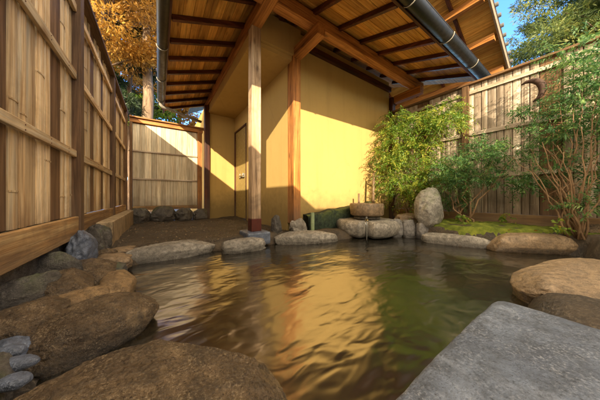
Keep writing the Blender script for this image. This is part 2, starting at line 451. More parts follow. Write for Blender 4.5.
# moss bank between the pool edge and the right fence
mb = MB(); vs = []; fs = []; nn = 60
for j in range(nn+1):
    for i in range(nn+1):
        u = i/nn; v_ = j/nn; y = -.3+1.9*v_
        x0 = np.interp(y, [-.3, .3, .64, .95, 1.3, 1.6], [3.75, 3.5, 3.22, 3.04, 3.12, 3.25]); x = x0+(4.06-x0)*u
        e = min(u, 1-u, v_, 1-v_)
        z = .235+.03*noise.noise(Vector((x*3, y*3, 1)))+.014*noise.noise(Vector((x*16, y*16, 1)))+.008*noise.noise(Vector((x*45, y*45, 1)))-.12*(1-sm(0, .10, e))
        vs.append((x, y, z))
for j in range(nn):
    for i in range(nn): a = j*(nn+1)+i; fs.append((a, a+1, a+nn+2, a+nn+1))
mb.add(vs, fs); tag(mb.build('moss_bank', 'moss', smooth=True), 'low moss', kind='stuff')

# ------------------------------------------------------------------ bathhouse
BH = thing('bathhouse', 'ochre plastered bathhouse with deep timber eaves over the far side of the pool', 'building', (2.5, 3.5, .1))
def part(mb, name, mat, parent=BH, bevel=.004, **k): return mb.build(name, mat, parent, bevel=bevel, **k)
FX = 4.04                                      # right end of the front wall
part(MB().box((1.69, 2.53, .02), (FX, 2.65, 3.03)), 'wall', 'plaster', bevel=0)
part(MB().box((1.57, 2.60, .02), (1.688, 4.30, 2.6)), 'wall', 'plaster', bevel=0)
part(MB().box((1.57, 4.30, 2.2), (1.688, 5.13, 2.6)), 'wall', 'plaster', bevel=0)
part(MB().box((.985, 5.13, .02), (1.688, 5.25, 2.6)), 'wall', 'plaster', bevel=0)
part(MB().box((.962, 2.475, 2.54), (1.568, 5.128, 2.60)), 'ceiling', 'plaster', bevel=0)
part(MB().box((1.066, 2.43, 2.602), (1.688, 2.50, 2.99)), 'wall', 'plaster', bevel=0)
part(MB().box((.965, 2.54, 2.602), (1.03, 5.05, 2.708)), 'wall', 'plaster', bevel=0)
part(MB().box((1.07, 2.652, 2.91), (4.0, 5.2, 2.95)), 'ceiling', 'plaster', bevel=0)
part(MB().box((.985, 5.252, .02), (1.10, 8.5, 2.9)), 'wall', 'plaster', bevel=0)
part(MB().box((FX-.12, 2.652, .02), (FX, 8.5, 2.95)), 'wall', 'plaster', bevel=0)
# door in the alcove
dr = part(MB().box((1.585, 4.34, .12), (1.64, 5.09, 2.16)), 'door', 'door_paint')
mbf = MB(); mbf.box((1.56, 4.302, .1), (1.60, 4.34, 2.2)); mbf.box((1.56, 5.09, .1), (1.60, 5.127, 2.2)); mbf.box((1.56, 4.302, 2.16), (1.60, 5.127, 2.2))
mbf.build('door_frame', 'timber_dark_z', dr, bevel=.003)
mbl = MB(); mbl.box((1.52, 4.42, 1.07), (1.548, 4.72, 1.10)); mbl.box((1.54, 4.45, 1.04), (1.584, 4.49, 1.13)); mbl.box((1.54, 4.66, 1.04), (1.584, 4.70, 1.13))
mbl.build('handle', 'steel', dr, bevel=.004)
# posts
p1 = part(MB().box((.945, 2.405, .33), (1.065, 2.525, 2.712), .8), 'post', 'weathered_z', label='weathered grey-tan free-standing post in front of the alcove')
MB().box((.940, 2.400, .175), (1.070, 2.530, .33)).build('post_shoe', 'shoe_metal', p1, bevel=.004)
part(MB().box((1.57, 2.43, .22), (1.688, 2.598, 2.68), .9), 'post', 'timber_z', label='warm brown post set into the wall corner')
part(MB().box((.88, 5.07, .1), (.983, 5.20, 2.7), .2), 'post', 'timber_dark_z')
part(MB().box((FX+.002, 2.45, .1), (FX+.11, 2.62, 2.7), .2), 'post', 'timber_dark_z')
# beams
SL = .36; ZB = 2.71; BHH = .15
part(MB().box((.935, 1.30, ZB), (1.065, 5.55, ZB+BHH), .7), 'beam', 'timber_y', label='long side beam over the free-standing post')
part(MB().box((1.067, 1.975, ZB), (4.35, 2.105, ZB+BHH), .8), 'beam', 'timber_x', label='front eave beam parallel to the wall')
part(MB().box((.45, 1.975, ZB+.002), (.933, 2.105, ZB+BHH), .8), 'beam', 'timber_x')
for bx_ in (1.57, 4.05):
    part(MB().box((bx_, 1.90, ZB-.15), (bx_+.118, 2.428, ZB-.004), .8), 'bracket_beam', 'timber_y')
part(MB().box((1.69, 2.47, ZB+.10), (FX, 2.528, ZB+.19), .3), 'beam', 'timber_dark_x')
# roof planes: deck boards, roofing, rafters
XE, YE = .12, 1.16                      # eave lines
def zl(x): return ZB+BHH+SL*(x-1.0)       # rafter underside, left slope
def zf(y): return ZB+BHH+SL*(y-2.04)      # rafter underside, front slope
RH = .055
XT = 2.6; YT = XT+1.04
def slope_boards(mbx, along, lo0, hi0, e0, e1, zfun, th, dz, bw=.105, clip=None):
    e = e0
    while e < e1-1e-4:
        e2 = min(e+bw, e1); t = random.random(); gap = .003
        a0, a1 = clip(e) if clip else (lo0, hi0); b0, b1 = clip(e2) if clip else (lo0, hi0)
        za, zb = zfun(e)+dz, zfun(e2)+dz
        if along == 'y': bot = [(e+gap, a0, za), (e+gap, a1, za), (e2, b1, zb), (e2, b0, zb)]
        else: bot = [(a0, e+gap, za), (b0, e2, zb), (b1, e2, zb), (a1, e+gap, za)]
        top = [(x, y, z+th) for x, y, z in bot]
        mbx.add(bot+top, [(0, 1, 2, 3), (7, 6, 5, 4), (0, 4, 5, 1), (1, 5, 6, 2), (2, 6, 7, 3), (3, 7, 4, 0)], t); e = e2
    return mbx
part(slope_boards(MB(), 'y', 0, 0, XE, XT, zl, .014, RH+.001, clip=lambda e: (e+1.04, 5.7)), 'roof_deck', 'deck_y', bevel=0)
part(slope_boards(MB(), 'x', 0, 0, YE, YT, zf, .014, RH+.001, clip=lambda e: (e-1.04, 4.55)), 'roof_deck', 'deck_x', bevel=0)
part(slope_boards(MB(), 'y', 0, 0, XE-.03, XT, zl, .05, RH+.018, bw=.3, clip=lambda e: (e+1.04, 5.72)), 'roof', 'roofing', bevel=0)
part(slope_boards(MB(), 'x', 0, 0, YE-.03, YT, zf, .05, RH+.018, bw=.3, clip=lambda e: (e-1.04, 4.57)), 'roof', 'roofing', bevel=0)
for k in range(11):
    y = 1.45+.405*k
    xhi = min(1.25, y-1.04+.0)
    if xhi < XE+.15: continue
    part(MB().beam((XE+.004, y, zl(XE)+RH/2), (xhi, y, zl(xhi)+RH/2), .045, RH), 'rafter', 'timber_dark_x', bevel=.003)
for k in range(9):
    x = .72+.43*k
    yhi = min(2.525 if x > 1.6 else 2.42, x+1.04)
    part(MB().beam((x, YE+.004, zf(YE)+RH/2), (x, yhi, zf(yhi)+RH/2), .045, RH), 'rafter', 'timber_dark_y', bevel=.003)
part(MB().beam((XE+.03, YE+.03, zl(XE+.03)+RH/2-.012), (1.7, 2.74, zl(1.7)+RH/2-.012), .07, RH+.02), 'hip_rafter', 'timber_dark_y', bevel=.003)
# fascia
part(MB().box((XE-.028, YE, zl(XE)-.01), (XE, 5.7, zl(XE)+RH+.016)), 'fascia', 'timber_dark_y')
part(MB().box((XE, YE-.028, zf(YE)-.01), (4.55, YE, zf(YE)+RH+.016)), 'fascia', 'timber_dark_x')
# gutters (open half-round troughs)
def gutter(p, q, r, mat, side):
    p = Vector(p); q = Vector(q); d = (q-p).normalized(); r_ = d.cross(Vector((0, 0, 1)))
    m_ = MB(); n = 14; vs = []
    for c in (p, q):
        for rr in (r, r-.006):
            for k in range(n+1):
                a = math.pi+math.pi*k/n; vs.append(c+r_*math.cos(a)*rr+Vector((0, 0, 1))*math.sin(a)*rr)
    n1 = n+1; f_ = []
    for k in range(n): f_ += [(k, k+1, 2*n1+k+1, 2*n1+k), (n1+k, 3*n1+k, 3*n1+k+1, n1+k+1), (k, n1+k, n1+k+1, k+1), (2*n1+k, 2*n1+k+1, 3*n1+k+1, 3*n1+k)]
    f_ += [(0, 2*n1, 3*n1, n1), (n, n1+n, 3*n1+n, 2*n1+n)]
    m_.add(vs, f_)
    for e in (p, q): m_.add([e+r_*math.cos(math.pi+math.pi*k/n)*(r-.001)+Vector((0, 0, 1))*math.sin(math.pi+math.pi*k/n)*(r-.001)+d*(.001 if e == p else -.001) for k in range(n1)], [tuple(range(n1))])
    for e in (-1, 1): m_.tube([p+r_*e*(r-.002), q+r_*e*(r-.002)], .006, 6)
    g = part(m_, 'gutter', mat, bevel=0, smooth=True)
    L = (q-p).length; k = .35
    while k < L:
        c = p+d*k; pts = [c+r_*math.cos(math.pi*(1+j/8))*(r+.007)+Vector((0, 0, math.sin(math.pi*(1+j/8))*(r+.007))) for j in range(9)]
        MB().tube(pts, .0055, 6).build('gutter_bracket', 'pipe_pale', g, smooth=True); k += .86
    return g
gutter((.045, 1.10, 2.565), (.045, 5.05, 2.515), .055, 'gutter_bronze', 1)
gutter((.0, 1.065, 2.61), (4.52, 1.065, 2.575), .077, 'gutter_black', 1)
ds = MB().tube([(.045, 4.93, 2.50), (.045, 4.93, 2.43), (.07, 4.94, 2.40), (.18, 4.98, 2.40), (.48, 5.09, 2.36), (.82, 5.2, 2.33)], .030, 12)
part(ds, 'downspout', 'pipe_pale', bevel=0, smooth=True)
# upper storey and gabled upper roof whose front rake shows above the gutter
part(MB().box((1.5, 3.8, 3.0), (4.7, 8.5, 3.9)), 'wall', 'plaster', bevel=0)
US = .56
def zu(x): return 3.86-US*(x-4.54)
RX = 3.0
def upper(mbx, y0, y1, x0, x1, th, dz, bw):
    x = x0
    while x < x1-1e-4:
        x2 = min(x+bw, x1); t = random.random()
        bot = [(x+.003, y0, zu(x)+dz), (x+.003, y1, zu(x)+dz), (x2, y1, zu(x2)+dz), (x2, y0, zu(x2)+dz)]
        top = [(a, b, c+th) for a, b, c in bot]
        mbx.add(bot+top, [(0, 1, 2, 3), (7, 6, 5, 4), (0, 4, 5, 1), (1, 5, 6, 2), (2, 6, 7, 3), (3, 7, 4, 0)], t); x = x2
    return mbx
part(upper(MB(), 1.03, 8.5, RX, 5.80, .014, 0, .10), 'roof_deck', 'deck_y', bevel=0)
part(upper(MB(), .99, 8.5, RX, 5.84, .05, .017, .4), 'roof', 'roofing', bevel=0)
mbx = MB(); mbx.add([(RX, .99, zu(RX)), (RX, 8.5, zu(RX)), (.9, 8.5, zu(RX)-1.1), (.9, .99, zu(RX)-1.1)]+[(RX, .99, zu(RX)+.067), (RX, 8.5, zu(RX)+.067), (.9, 8.5, zu(RX)-1.03), (.9, .99, zu(RX)-1.03)],
    [(0, 1, 2, 3), (7, 6, 5, 4), (0, 4, 5, 1), (1, 5, 6, 2), (2, 6, 7, 3), (3, 7, 4, 0)])
part(mbx, 'roof', 'roofing', bevel=0)
for y in (1.5, 2.1, 2.7, 3.3):
    part(MB().beam((RX, y, zu(RX)-.031), (5.78, y, zu(5.78)-.031), .05, .06), 'rafter', 'timber_dark_x')
for x in (4.35, 5.0, 5.62):
    part(MB().box((x-.05, 1.06, zu(x)-.17), (x+.05, 4.2, zu(x)-.055)), 'purlin', 'timber_y')
part(MB().beam((RX, 1.012, zu(RX)-.03), (5.83, 1.012, zu(5.83)-.03), .03, .15), 'bargeboard', 'white_edge')
m_ = MB(); x = RX
while x < 5.8:
    m_.tube([(x, .955, zu(x)+.075), (x, 1.2, zu(x)+.085)], .035, 8); x += .17
part(m_, 'rake_tiles', 'tile_edge', bevel=0, smooth=True)

# footing and stones round the posts
o = MB().box((.86, 2.30, .02), (1.15, 2.63, .175), .5).build('footing_stone', 'rock_blue', bevel=.02); tag(o, 'squared grey footing stone under the free-standing post', 'footing')
rock('rock', (1.33, 2.50, .02), (.07, .09, .33), 'rock_dark', 'upright dark stone just right of the free-standing post', seed=21, amp=.2)
rock('rock', (1.64, 2.42, .02), (.13, .11, .26), 'rock_pale', 'pale stone at the foot of the wall corner post', seed=22, amp=.18)

# mossy green plinth along the wall foot, green bamboo post
m_ = MB(); vs = []; n = 40
for i in range(n+1):
    x = 1.80+1.55*i/n; zt = .33+.17*i/n+.03*noise.noise(Vector((x*5, 0, 0))); yf = 2.40+.03*noise.noise(Vector((x*4, 3, 0)))
    vs += [(x, yf, .0), (x, yf-.01+.02*noise.noise(Vector((x*7, 5, 0))), zt*.5), (x, yf, zt-.02), (x, yf+.03, zt), (x, 2.526, zt+.01), (x, 2.526, 0)]
fs = [(i*6+k, i*6+k+1, (i+1)*6+k+1, (i+1)*6+k) for i in range(n) for k in range(5)]+[(0, 1, 2, 3, 4, 5), tuple(n*6+k for k in (5, 4, 3, 2, 1, 0))]
m_.add(vs, fs); tag(m_.build('low_wall', 'green_wall', smooth=True), 'dark green mossy curb running along the foot of the sunlit wall', 'curb')
m_ = MB().tube([(1.83, 2.335, .08), (1.83, 2.335, .218), (1.83, 2.335, .225), (1.83, 2.335, .232), (1.83, 2.335, .375), (1.83, 2.335, .376), (1.83, 2.335, .37)], [.027, .027, .030, .027, .027, .023, .022], 18)
tag(m_.build('bamboo_stub', 'bamboo_green'), 'short pale green bamboo stake against the mossy curb', 'stake')

# ------------------------------------------------------------------ stone basin
BX, BY = 2.74, 2.10
m_ = MB(); n = 72; vs = []; prof = [(.38, 0), (.45, .04), (.485, .14), (.475, .20), (.43, .235), (.10, .24)]
for i, (r_, z) in enumerate(prof):
    for k in range(n):
        a = 2*math.pi*k/n; rr = r_*(1+.05*noise.noise(Vector((math.cos(a)*2, math.sin(a)*2, z*4))))
        da = (a-math.atan2(-BY, -BX)+math.pi) % (2*math.pi)-math.pi
        if r_ > .2: rr = min(rr, r_*(.66+.34*min(1, (abs(da)/.16)**3)))
        vs.append((BX+rr*math.cos(a), BY+rr*math.sin(a), z+.01+.01*noise.noise(Vector((a*3, z, 0)))))
fs = [(i*n+k, i*n+(k+1) % n, (i+1)*n+(k+1) % n, (i+1)*n+k) for i in range(len(prof)-1) for k in range(n)]+[tuple((len(prof)-1)*n+k for k in range(n))]
m_.add(vs, fs); o = m_.build('basin_plinth', 'rock_pale', smooth=True); tag(o, 'round pale stone plinth notched for the spout under the basin', 'plinth')
BS = thing('stone_basin', 'round millstone basin standing on the notched plinth by the pool', 'basin', (BX, BY, .25))
MB().lathe((BX, BY, .25), [(.15, 0), (.20, .01), (.20, .06)], 40).build('foot', 'rock_dark', BS, smooth=True)
MB().lathe((BX, BY, .31), [(.235, 0), (.255, .02), (.26, .17), (.247, .19), (.215, .192), (.205, .17), (.19, .10)], 48, .03).build('bowl', 'rock_ochre', BS, smooth=True)
MB().lathe((BX, BY, .475), [(.203, 0), (.2025, .002)], 40).build('basin_water', 'hot_spring_water', BS)
# spout pipe bits
m_ = MB().tube([(2.80, 2.30, .35), (2.795, 2.30, .66)], .017, 10); tag(m_.build('bamboo_stake', 'bamboo_old', smooth=True), 'short dark stick standing behind the round basin', 'stake')
m_ = MB(); m_.tube([(3.10, 2.24, .35), (3.11, 2.245, .70), (3.13, 2.25, 1.02)], [.026, .025, .023], 12)
sp = m_.build('bamboo_spout', 'bamboo_old', smooth=True); tag(sp, 'tall weathered bamboo pipe rising behind the basin with thin side arm', 'water pipe')
MB().tube([(3.135, 2.25, .97), (3.25, 2.20, .965), (3.40, 2.10, .97)], .011, 8).build('side_arm', 'bamboo_old', sp, smooth=True)
# water trickling through the notch
m_ = MB(); dn = Vector((-BX, -BY, 0)).normalized()
c0 = Vector((BX, BY, 0))
m_.tube([c0+dn*.26+Vector((0, 0, .31)), c0+dn*.36+Vector((0, 0, .28)), c0+dn*.43+Vector((0, 0, .22)), c0+dn*.45+Vector((0, 0, .0))], [.012, .02, .014, .018], 10)
sg = N('falling_water'); sg.out((.85, .88, .88), .05); sg.p.inputs['Transmission Weight'].default_value = 1; sg.p.inputs['IOR'].default_value = 1.33
tag(m_.build('water_stream', 'falling_water', smooth=True), 'thin stream of water falling from the basin into the pool', 'water stream')

# ------------------------------------------------------------------ rocks round the pool
rock('boulder', (-.03, .46, -.08), (.28, .185, .385), 'rock_brown', 'large rounded brown boulder nearest the camera, bottom left of the pool', 'boulder', rz=R(-25), seed=1, p=2.2, amp=.045, sub=6, facets=2)
rock('flat_rock', (-.21, 1.20, -.06), (.21, .14, .215), 'rock_brown', 'long low brown rock behind the nearest boulder on the left bank', rz=R(20), seed=2, p=2.5, amp=.07, sub=6, facets=4)
rock('flat_rock', (-.21, 1.66, -.05), (.095, .23, .19), 'rock_gold', 'golden ridged rock on the left bank at the water edge', rz=R(8), seed=3, p=2.6, amp=.12)
rock('flat_rock', (.13, 2.46, -.05), (.40, .15, .19), 'rock_pale', 'long pale flat rock at the far left corner of the pool', rz=R(4), seed=4, p=3, amp=.07)
rock('flat_rock', (.80, 2.27, -.05), (.26, .115, .19), 'rock_pale', 'small pale flat rock in front of the post footing', rz=R(-6), seed=5, p=2.8, amp=.08)
rock('flat_rock', (1.62, 2.20, -.05), (.43, .13, .20), 'rock_pale', 'long smooth pale rock between the wall corner and the basin plinth', rz=R(-21), seed=6, p=2.7, amp=.06)
for i, (x, y, a, b, h) in enumerate([(2.98, 1.76, .10, .09, .30), (3.10, 1.62, .09, .08, .30), (3.20, 1.47, .09, .10, .27)]):
    rock('edge_stone', (x, y, -.04), (a, b, h), 'rock_grey', ['squat grey edge stone touching the basin plinth', 'middle one of three grey edge stones right of the basin', 'grey edge stone at the foot of the standing boulder'][i], rz=R(-45), seed=30+i, p=4, amp=.08, group='edge stones right of the basin')
rock('standing_boulder', (3.28, 1.42, .12), (.205, .19, .62), 'rock_mossy', 'tall rounded grey boulder standing at the pool corner below the bright shrub', 'boulder', seed=8, p=2.2, amp=.1, rz=R(20))
rock('flat_rock', (3.55, 1.72, .12), (.35, .12, .22), 'rock_ochre', 'tan flat rock behind the standing boulder', seed=41, amp=.12, rz=R(-40))
rock('edge_stone', (3.06, 1.03, -.05), (.36, .085, .185), 'rock_pale', 'thin pale kerb stone along the moss bank', rz=R(-70), seed=9, p=3, amp=.06)
rock('flat_rock', (3.40, .42, -.05), (.44, .15, .25), 'rock_ochre', 'long flat grey-brown rock along the moss bank under the bare stems', rz=R(-42), seed=10, p=3, amp=.06)
rock('flat_rock', (3.82, -.02, -.05), (.17, .17, .36), 'rock_brown', 'brown rock at the right edge of the picture below the bare stems', seed=11, amp=.12)
rock('flat_rock', (2.18, -.03, -.12), (.56, .30, .29), 'rock_ochre', 'big flat reddish brown rock on the right side of the pool', rz=R(-12), seed=12, p=3.4, amp=.05, sub=6)
rock('flat_rock', (1.5, -.12, -.14), (.42, .36, .145), 'rock_dark', 'sunken dark wet ledge between the granite slab and the flat rock', rz=R(3), seed=13, p=5, amp=.05)
# left bank small rocks
lb = [((-.43, 1.62, .02), (.13, .16, .17), 'rock_brown', 'dark flat rock under the fence board behind the golden rock'),
      ((-.40, 1.98, .02), (.12, .17, .15), 'rock_brown', 'low brown rock below the dark wedge stone'),
      ((-.30, 2.22, .0), (.16, .12, .14), 'rock_ochre', 'low tan rock at the far end of the left bank'),
      ((-.46, 2.16, .05), (.07, .11, .30), 'rock_blue', 'bluish wedge-shaped stone at the foot of the fence post'),
      ((-.47, 2.45, .05), (.06, .12, .29), 'rock_dark', 'rounded dark stone between the wedge stone and the tan block'),
      ((-.46, 2.68, .05), (.06, .09, .30), 'rock_dark', 'narrow dark stone against the end of the tan block'),
      ((-.42, 1.26, .02), (.11, .14, .16), 'rock_brown', 'brown rock below the base board beside the long low rock'),
      ((-.44, .95, .0), (.10, .13, .16), 'rock_dark', 'dark rock at the left picture edge above the blue pebbles')]
lb += [((-.30, 1.42, .0), (.08, .10, .15), 'rock_gold', 'small ochre rock between the long low rock and the golden rock'),
      ((-.33, 1.78, .0), (.10, .11, .15), 'rock_brown', 'flat wet rock inland of the golden ridged rock'),
      ((-.28, 2.00, .0), (.09, .09, .13), 'rock_dark', 'small dark rock behind the golden ridged rock'),
      ((-.40, 1.10, .03), (.06, .05, .10), 'rock_blue', 'little grey stone inland of the long low rock'),
      ((-.37, 2.36, .03), (.09, .08, .13), 'rock_brown', 'brown rock in front of the rounded dark fence-foot stone'),
      ((-.28, 2.52, .03), (.14, .10, .10), 'rock_ochre', 'low rock between the tan block and the long pale corner rock'),
      ((-.50, 1.80, .05), (.05, .12, .22), 'rock_dark', 'dark stone wedged below the base board left of the bluish wedge'),
      ((-.50, 1.50, .05), (.05, .12, .19), 'rock_dark', 'second dark stone wedged below the base board, nearer the camera')]
for i, (c, r_, m, l) in enumerate(lb): rock('rock', c, r_, m, l, seed=50+i, amp=.14, rz=i)
pb = [((-.375, 1.02, .115), (.040, .024), 'uppermost of the three slate-blue pebbles at the left picture edge'),
      ((-.335, .95, .105), (.048, .028), 'largest slate-blue pebble, middle of the three at the left picture edge'),
      ((-.31, .865, .105), (.038, .024), 'lowest of the three slate-blue pebbles at the left picture edge')]
for i, (c, r_, l) in enumerate(pb): rock('pebble', c, (r_[0], r_[1], .03), 'rock_blue', l, 'pebble', seed=70+i, amp=.05, rz=R(-25), group='slate-blue pebbles', sub=4)
# dark boulders under the back fence
db = [(-.28, 5.02, .17, .34, 'dark boulder under the left end of the back fence'), (.08, 5.05, .22, .36, 'widest dark boulder under the middle of the back fence'),
      (.46, 5.05, .17, .33, 'rounded dark boulder under the right half of the back fence'), (.78, 5.0, .15, .30, 'dark boulder beside the dark post of the alcove')]
for i, (x, y, r_, h, l) in enumerate(db): rock('boulder', (x, y, .04), (r_, .17, h), 'rock_dark', l, 'boulder', seed=80+i, amp=.16, group='dark boulders under the back fence')
# loose gravel and grit on the bare ground
m_ = MB(); g_ = random.Random(3)
for _ in range(1500):
    if g_.random() < .35: x = g_.uniform(-.5, .0); y = g_.uniform(.7, 2.6)
    else: x = g_.uniform(-.35, 1.55); y = g_.uniform(2.45, 5.0)
    if poly_sd(x, y) < .02: continue
    z = ground_z(x, y); a_ = g_.uniform(.004, .013); an = g_.uniform(0, 3.1); vs = []
    for k in range(6):
        t_ = an+k*math.pi/3; rr = a_*g_.uniform(.7, 1.2); vs.append((x+rr*math.cos(t_), y+rr*.8*math.sin(t_), z-.002))
    vs += [(x+(q[0]-x)*.6, y+(q[1]-y)*.6, z+a_*.7) for q in vs]
    m_.add(vs, [(k, (k+1) % 6, 6+(k+1) % 6, 6+k) for k in range(6)]+[tuple(range(6, 12))], g_.random())
tag(m_.build('gravel', 'rock_brown', smooth=True), 'loose gravel on the bare earth', kind='stuff')
# granite slab nearest the camera, right
rock('stone_slab', (.41, -.385, -.14), (.70, .62, .345), 'granite', 'rectangular blue-grey granite slab at the bottom right edge of the pool', 'slab', seed=15, p=34, amp=.006, sub=7, rg=.25)
# tan block under the left fence
o = MB().box((-.50, 2.78, .02), (-.375, 5.2, .35), .5).build('low_block', 'concrete', bevel=.008); tag(o, 'tan rendered low block below the far part of the left fence', 'block')

# ------------------------------------------------------------------ fences
def fence_y(x, side, y0, y1, zt, zb, posts, mats, label, darks, rails, bw=.095, pale='fence_pale_z', railmat='fence_pale_y', base=True, capw=.10, top_gap=0):
    """fence running along Y at x; the side (+1/-1) that faces the pool"""
    root = thing('board_fence', label, 'fence', (x, (y0+y1)/2, zb))
    m_ = MB(); y = y0
    def isdark(a): return any(abs(a-d) < .09 for d in darks)
    while y < y1:
        wv = bw*random.uniform(.75, 1.2)
        if not isdark(y+wv/2):
            t = random.random(); o_ = random.uniform(-.004, .004); j = random.uniform(-.003, .003)
            ya, yb = y+.004, min(y+wv-.004, y1)
            a_ = x-side*.014+o_; b_ = x+o_; c_ = x+side*.006+o_
            # slightly crowned split board
            vs = [(a_, ya, zb), (b_, ya, zb), (c_, (ya+yb)/2, zb), (b_, yb, zb), (a_, yb, zb)]
            vs += [(q[0], q[1]+j, zt-.003) for q in vs]
            fs = [(k, (k+1) % 5, 5+(k+1) % 5, 5+k) for k in range(5)]+[(4, 3, 2, 1, 0), (5, 6, 7, 8, 9)]
            m_.add(vs, fs, t)
            for _ in range(random.choice((0, 1, 2, 3))):
                z = random.uniform(zb+.08, zt-.1); e_ = side*.003
                q5 = [(a_, ya-.001), (b_+e_, ya-.001), (c_+e_, (ya+yb)/2), (b_+e_, yb+.001), (a_, yb+.001)]
                m_.add([(q[0], q[1], z-.004) for q in q5]+[(q[0], q[1], z+.004) for q in q5], fs, t*.5)
        y += wv
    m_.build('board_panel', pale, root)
    for d in darks: MB().box((x-side*.02, d-.085, zb), (x-side*.001, d+.085, zt-.003)).build('dark_board', 'fence_dark_z', root, bevel=.002)
    MB().box((x-side*.03, y0, zb), (x-side*.022, y1, zt-.004), .2).build('backing', 'fence_dark_z', root)
    ps = sorted(posts); 
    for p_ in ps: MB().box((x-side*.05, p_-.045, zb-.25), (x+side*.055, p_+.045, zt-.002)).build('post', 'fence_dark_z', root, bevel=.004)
    seg = [y0]+ps+[y1]
    for z in rails:
        for a, b in zip(seg[:-1], seg[1:]):
            if b-a > .2: MB().box((x+side*.0125, a+.047, z-.028+random.uniform(-.006, .006)), (x+side*.034, b-.047, z+.028)).build('rail', railmat, root, bevel=.004)
    nl_ = MB()
    for z in rails:
        y = y0+.12
        while y < y1:
            if min([abs(y-p_) for p_ in ps]+[9]) > .07:
                for dz_ in (-.012, .012): nl_.tube([(x+side*.0335, y, z+dz_), (x+side*.036, y, z+dz_)], .0035, 6)
            y += .29
    nl_.build('nails', 'shoe_metal', root)
    MB().box((x-side*.06, y0, zt), (x+side*capw*.65, y1, zt+.03)).build('cap', 'fence_dark_y', root, bevel=.004)
    if base:
        for a, b in zip(seg[:-1], seg[1:]):
            if b-a > .2: MB().box((x+side*.0125, a+.047, zb-.16), (x+side*.045, b-.047, zb)).build('base_board', 'fence_mid_y', root, bevel=.005)
    return root
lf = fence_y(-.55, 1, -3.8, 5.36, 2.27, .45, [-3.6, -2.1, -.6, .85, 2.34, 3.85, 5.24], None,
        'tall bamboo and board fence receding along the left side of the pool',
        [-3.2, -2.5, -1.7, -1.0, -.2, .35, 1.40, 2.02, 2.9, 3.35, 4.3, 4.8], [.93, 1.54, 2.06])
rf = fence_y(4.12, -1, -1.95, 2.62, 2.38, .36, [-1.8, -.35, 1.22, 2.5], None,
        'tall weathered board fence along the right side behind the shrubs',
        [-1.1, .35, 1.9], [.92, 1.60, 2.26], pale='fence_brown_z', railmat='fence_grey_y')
# back fence, facing the camera between the left fence and the alcove
for (xx, ya, yb, l_) in ((-.60, -3.8, 2.76, 'dark footing kerb below the left fence'), (4.14, -1.9, 2.6, 'dark footing kerb below the right fence')):
    o = MB().box((xx-.05, ya, 0), (xx+.05, yb, .448 if xx < 0 else .358), .5).build('kerb', 'rock_dark', bevel=.01); tag(o, l_, 'kerb')
root = thing('board_fence', 'short pale framed board fence at the far end between left fence and alcove', 'fence', (.15, 5.38, .38))
m_ = MB(); x = -.42
while x < .76:
    wv = random.uniform(.07, .12); x2 = min(x+wv-.003, .765)
    for z0_, z1_ in ((.415, .975), (.98, 1.545), (1.55, 2.10)):
        m_.box((x, 5.372+random.uniform(-.002, .002), z0_), (x2, 5.39, z1_), random.random())
    x += wv
m_.build('board_panel', 'fence_cream_z', root)
MB().box((-.42, 5.392, .41), (.765, 5.40, 2.12), .2).build('backing', 'fence_dark_z', root)
for z in (.977, 1.547): MB().box((-.42, 5.345, z-.018), (.76, 5.371, z+.012)).build('rail', 'fence_brown_x', root, bevel=.003)
MB().box((.765, 5.32, .30), (.86, 5.42, 2.12)).build('post', 'timber_z', root, bevel=.004)
MB().box((-.47, 5.32, .30), (-.425, 5.42, 2.12)).build('post', 'fence_dark_z', root, bevel=.004)
MB().box((-.47, 5.325, 2.12), (.88, 5.42, 2.20)).build('cap', 'timber_x', root, bevel=.004)
MB().box((-.47, 5.28, 2.202), (.92, 5.44, 2.23)).build('cap', 'timber_x', root, bevel=.004)
MB().box((-.42, 5.335, .33), (.76, 5.41, .41)).build('base_board', 'fence_mid_x', root, bevel=.004)
# rear fence behind the camera, closing the yard
root = thing('board_fence', 'board fence closing the yard behind the camera', 'fence', (1.8, -1.98, .1))
m_ = MB(); x = -.45
while x < 4.1:
    wv = random.uniform(.08, .12); m_.box((x, -2.0, .1), (min(x+wv-.003, 4.1), -1.98, 2.22), random.random()); x += wv
m_.build('board_panel', 'fence_pale_z', root)
MB().box((-.47, -2.04, 2.22), (4.12, -1.94, 2.26)).build('cap', 'fence_dark_x', root, bevel=.004)

# ------------------------------------------------------------------ shrubs
def frond_cloud(anchors, n_twig, spread, leafL, leafW, per, tlen, up=.3, droop=.25, outward=None):
    """feathery compound leaves: twigs near anchor points, leaflets in pairs along each twig"""
    P = []; D = []; L = []; W = []; T = []
    for (c, r_) in anchors:
        c = np.array(c); k = max(3, int(n_twig*(r_[0]*r_[1]*r_[2])**(1/3)/.25))
        for _ in range(k):
            d = rs.normal(size=3); d /= np.linalg.norm(d); q = c+d*np.array(r_)*rs.uniform(.35, 1.0)
            out_ = d*np.array([1, 1, .5])+np.array([0, 0, up])+rs.normal(size=3)*.35; out_ /= np.linalg.norm(out_)
            tl = tlen*rs.uniform(.6, 1.25); tt = rs.uniform(0, 1)
            side = np.cross(out_, rs.normal(size=3)); side /= np.linalg.norm(side)
            for j in range(per):
                u = (j+.5)/per; p_ = q+out_*tl*u+np.array([0, 0, -droop*tl*u*u])
                for sg in (-1, 1):
                    P.append(p_); D.append(out_*.55+side*sg*.9+rs.normal(size=3)*.2+np.array([0, 0, -.15]))
                    L.append(leafL*rs.uniform(.6, 1.2)*(1-.35*u)); W.append(leafW*rs.uniform(.7, 1.2)); T.append(min(1, max(0, tt*.6+.2+rs.normal()*.15)))
    V = leaves(np.array(P), np.array(D), np.array(L), np.array(W), .2)
    return V, np.array(T)
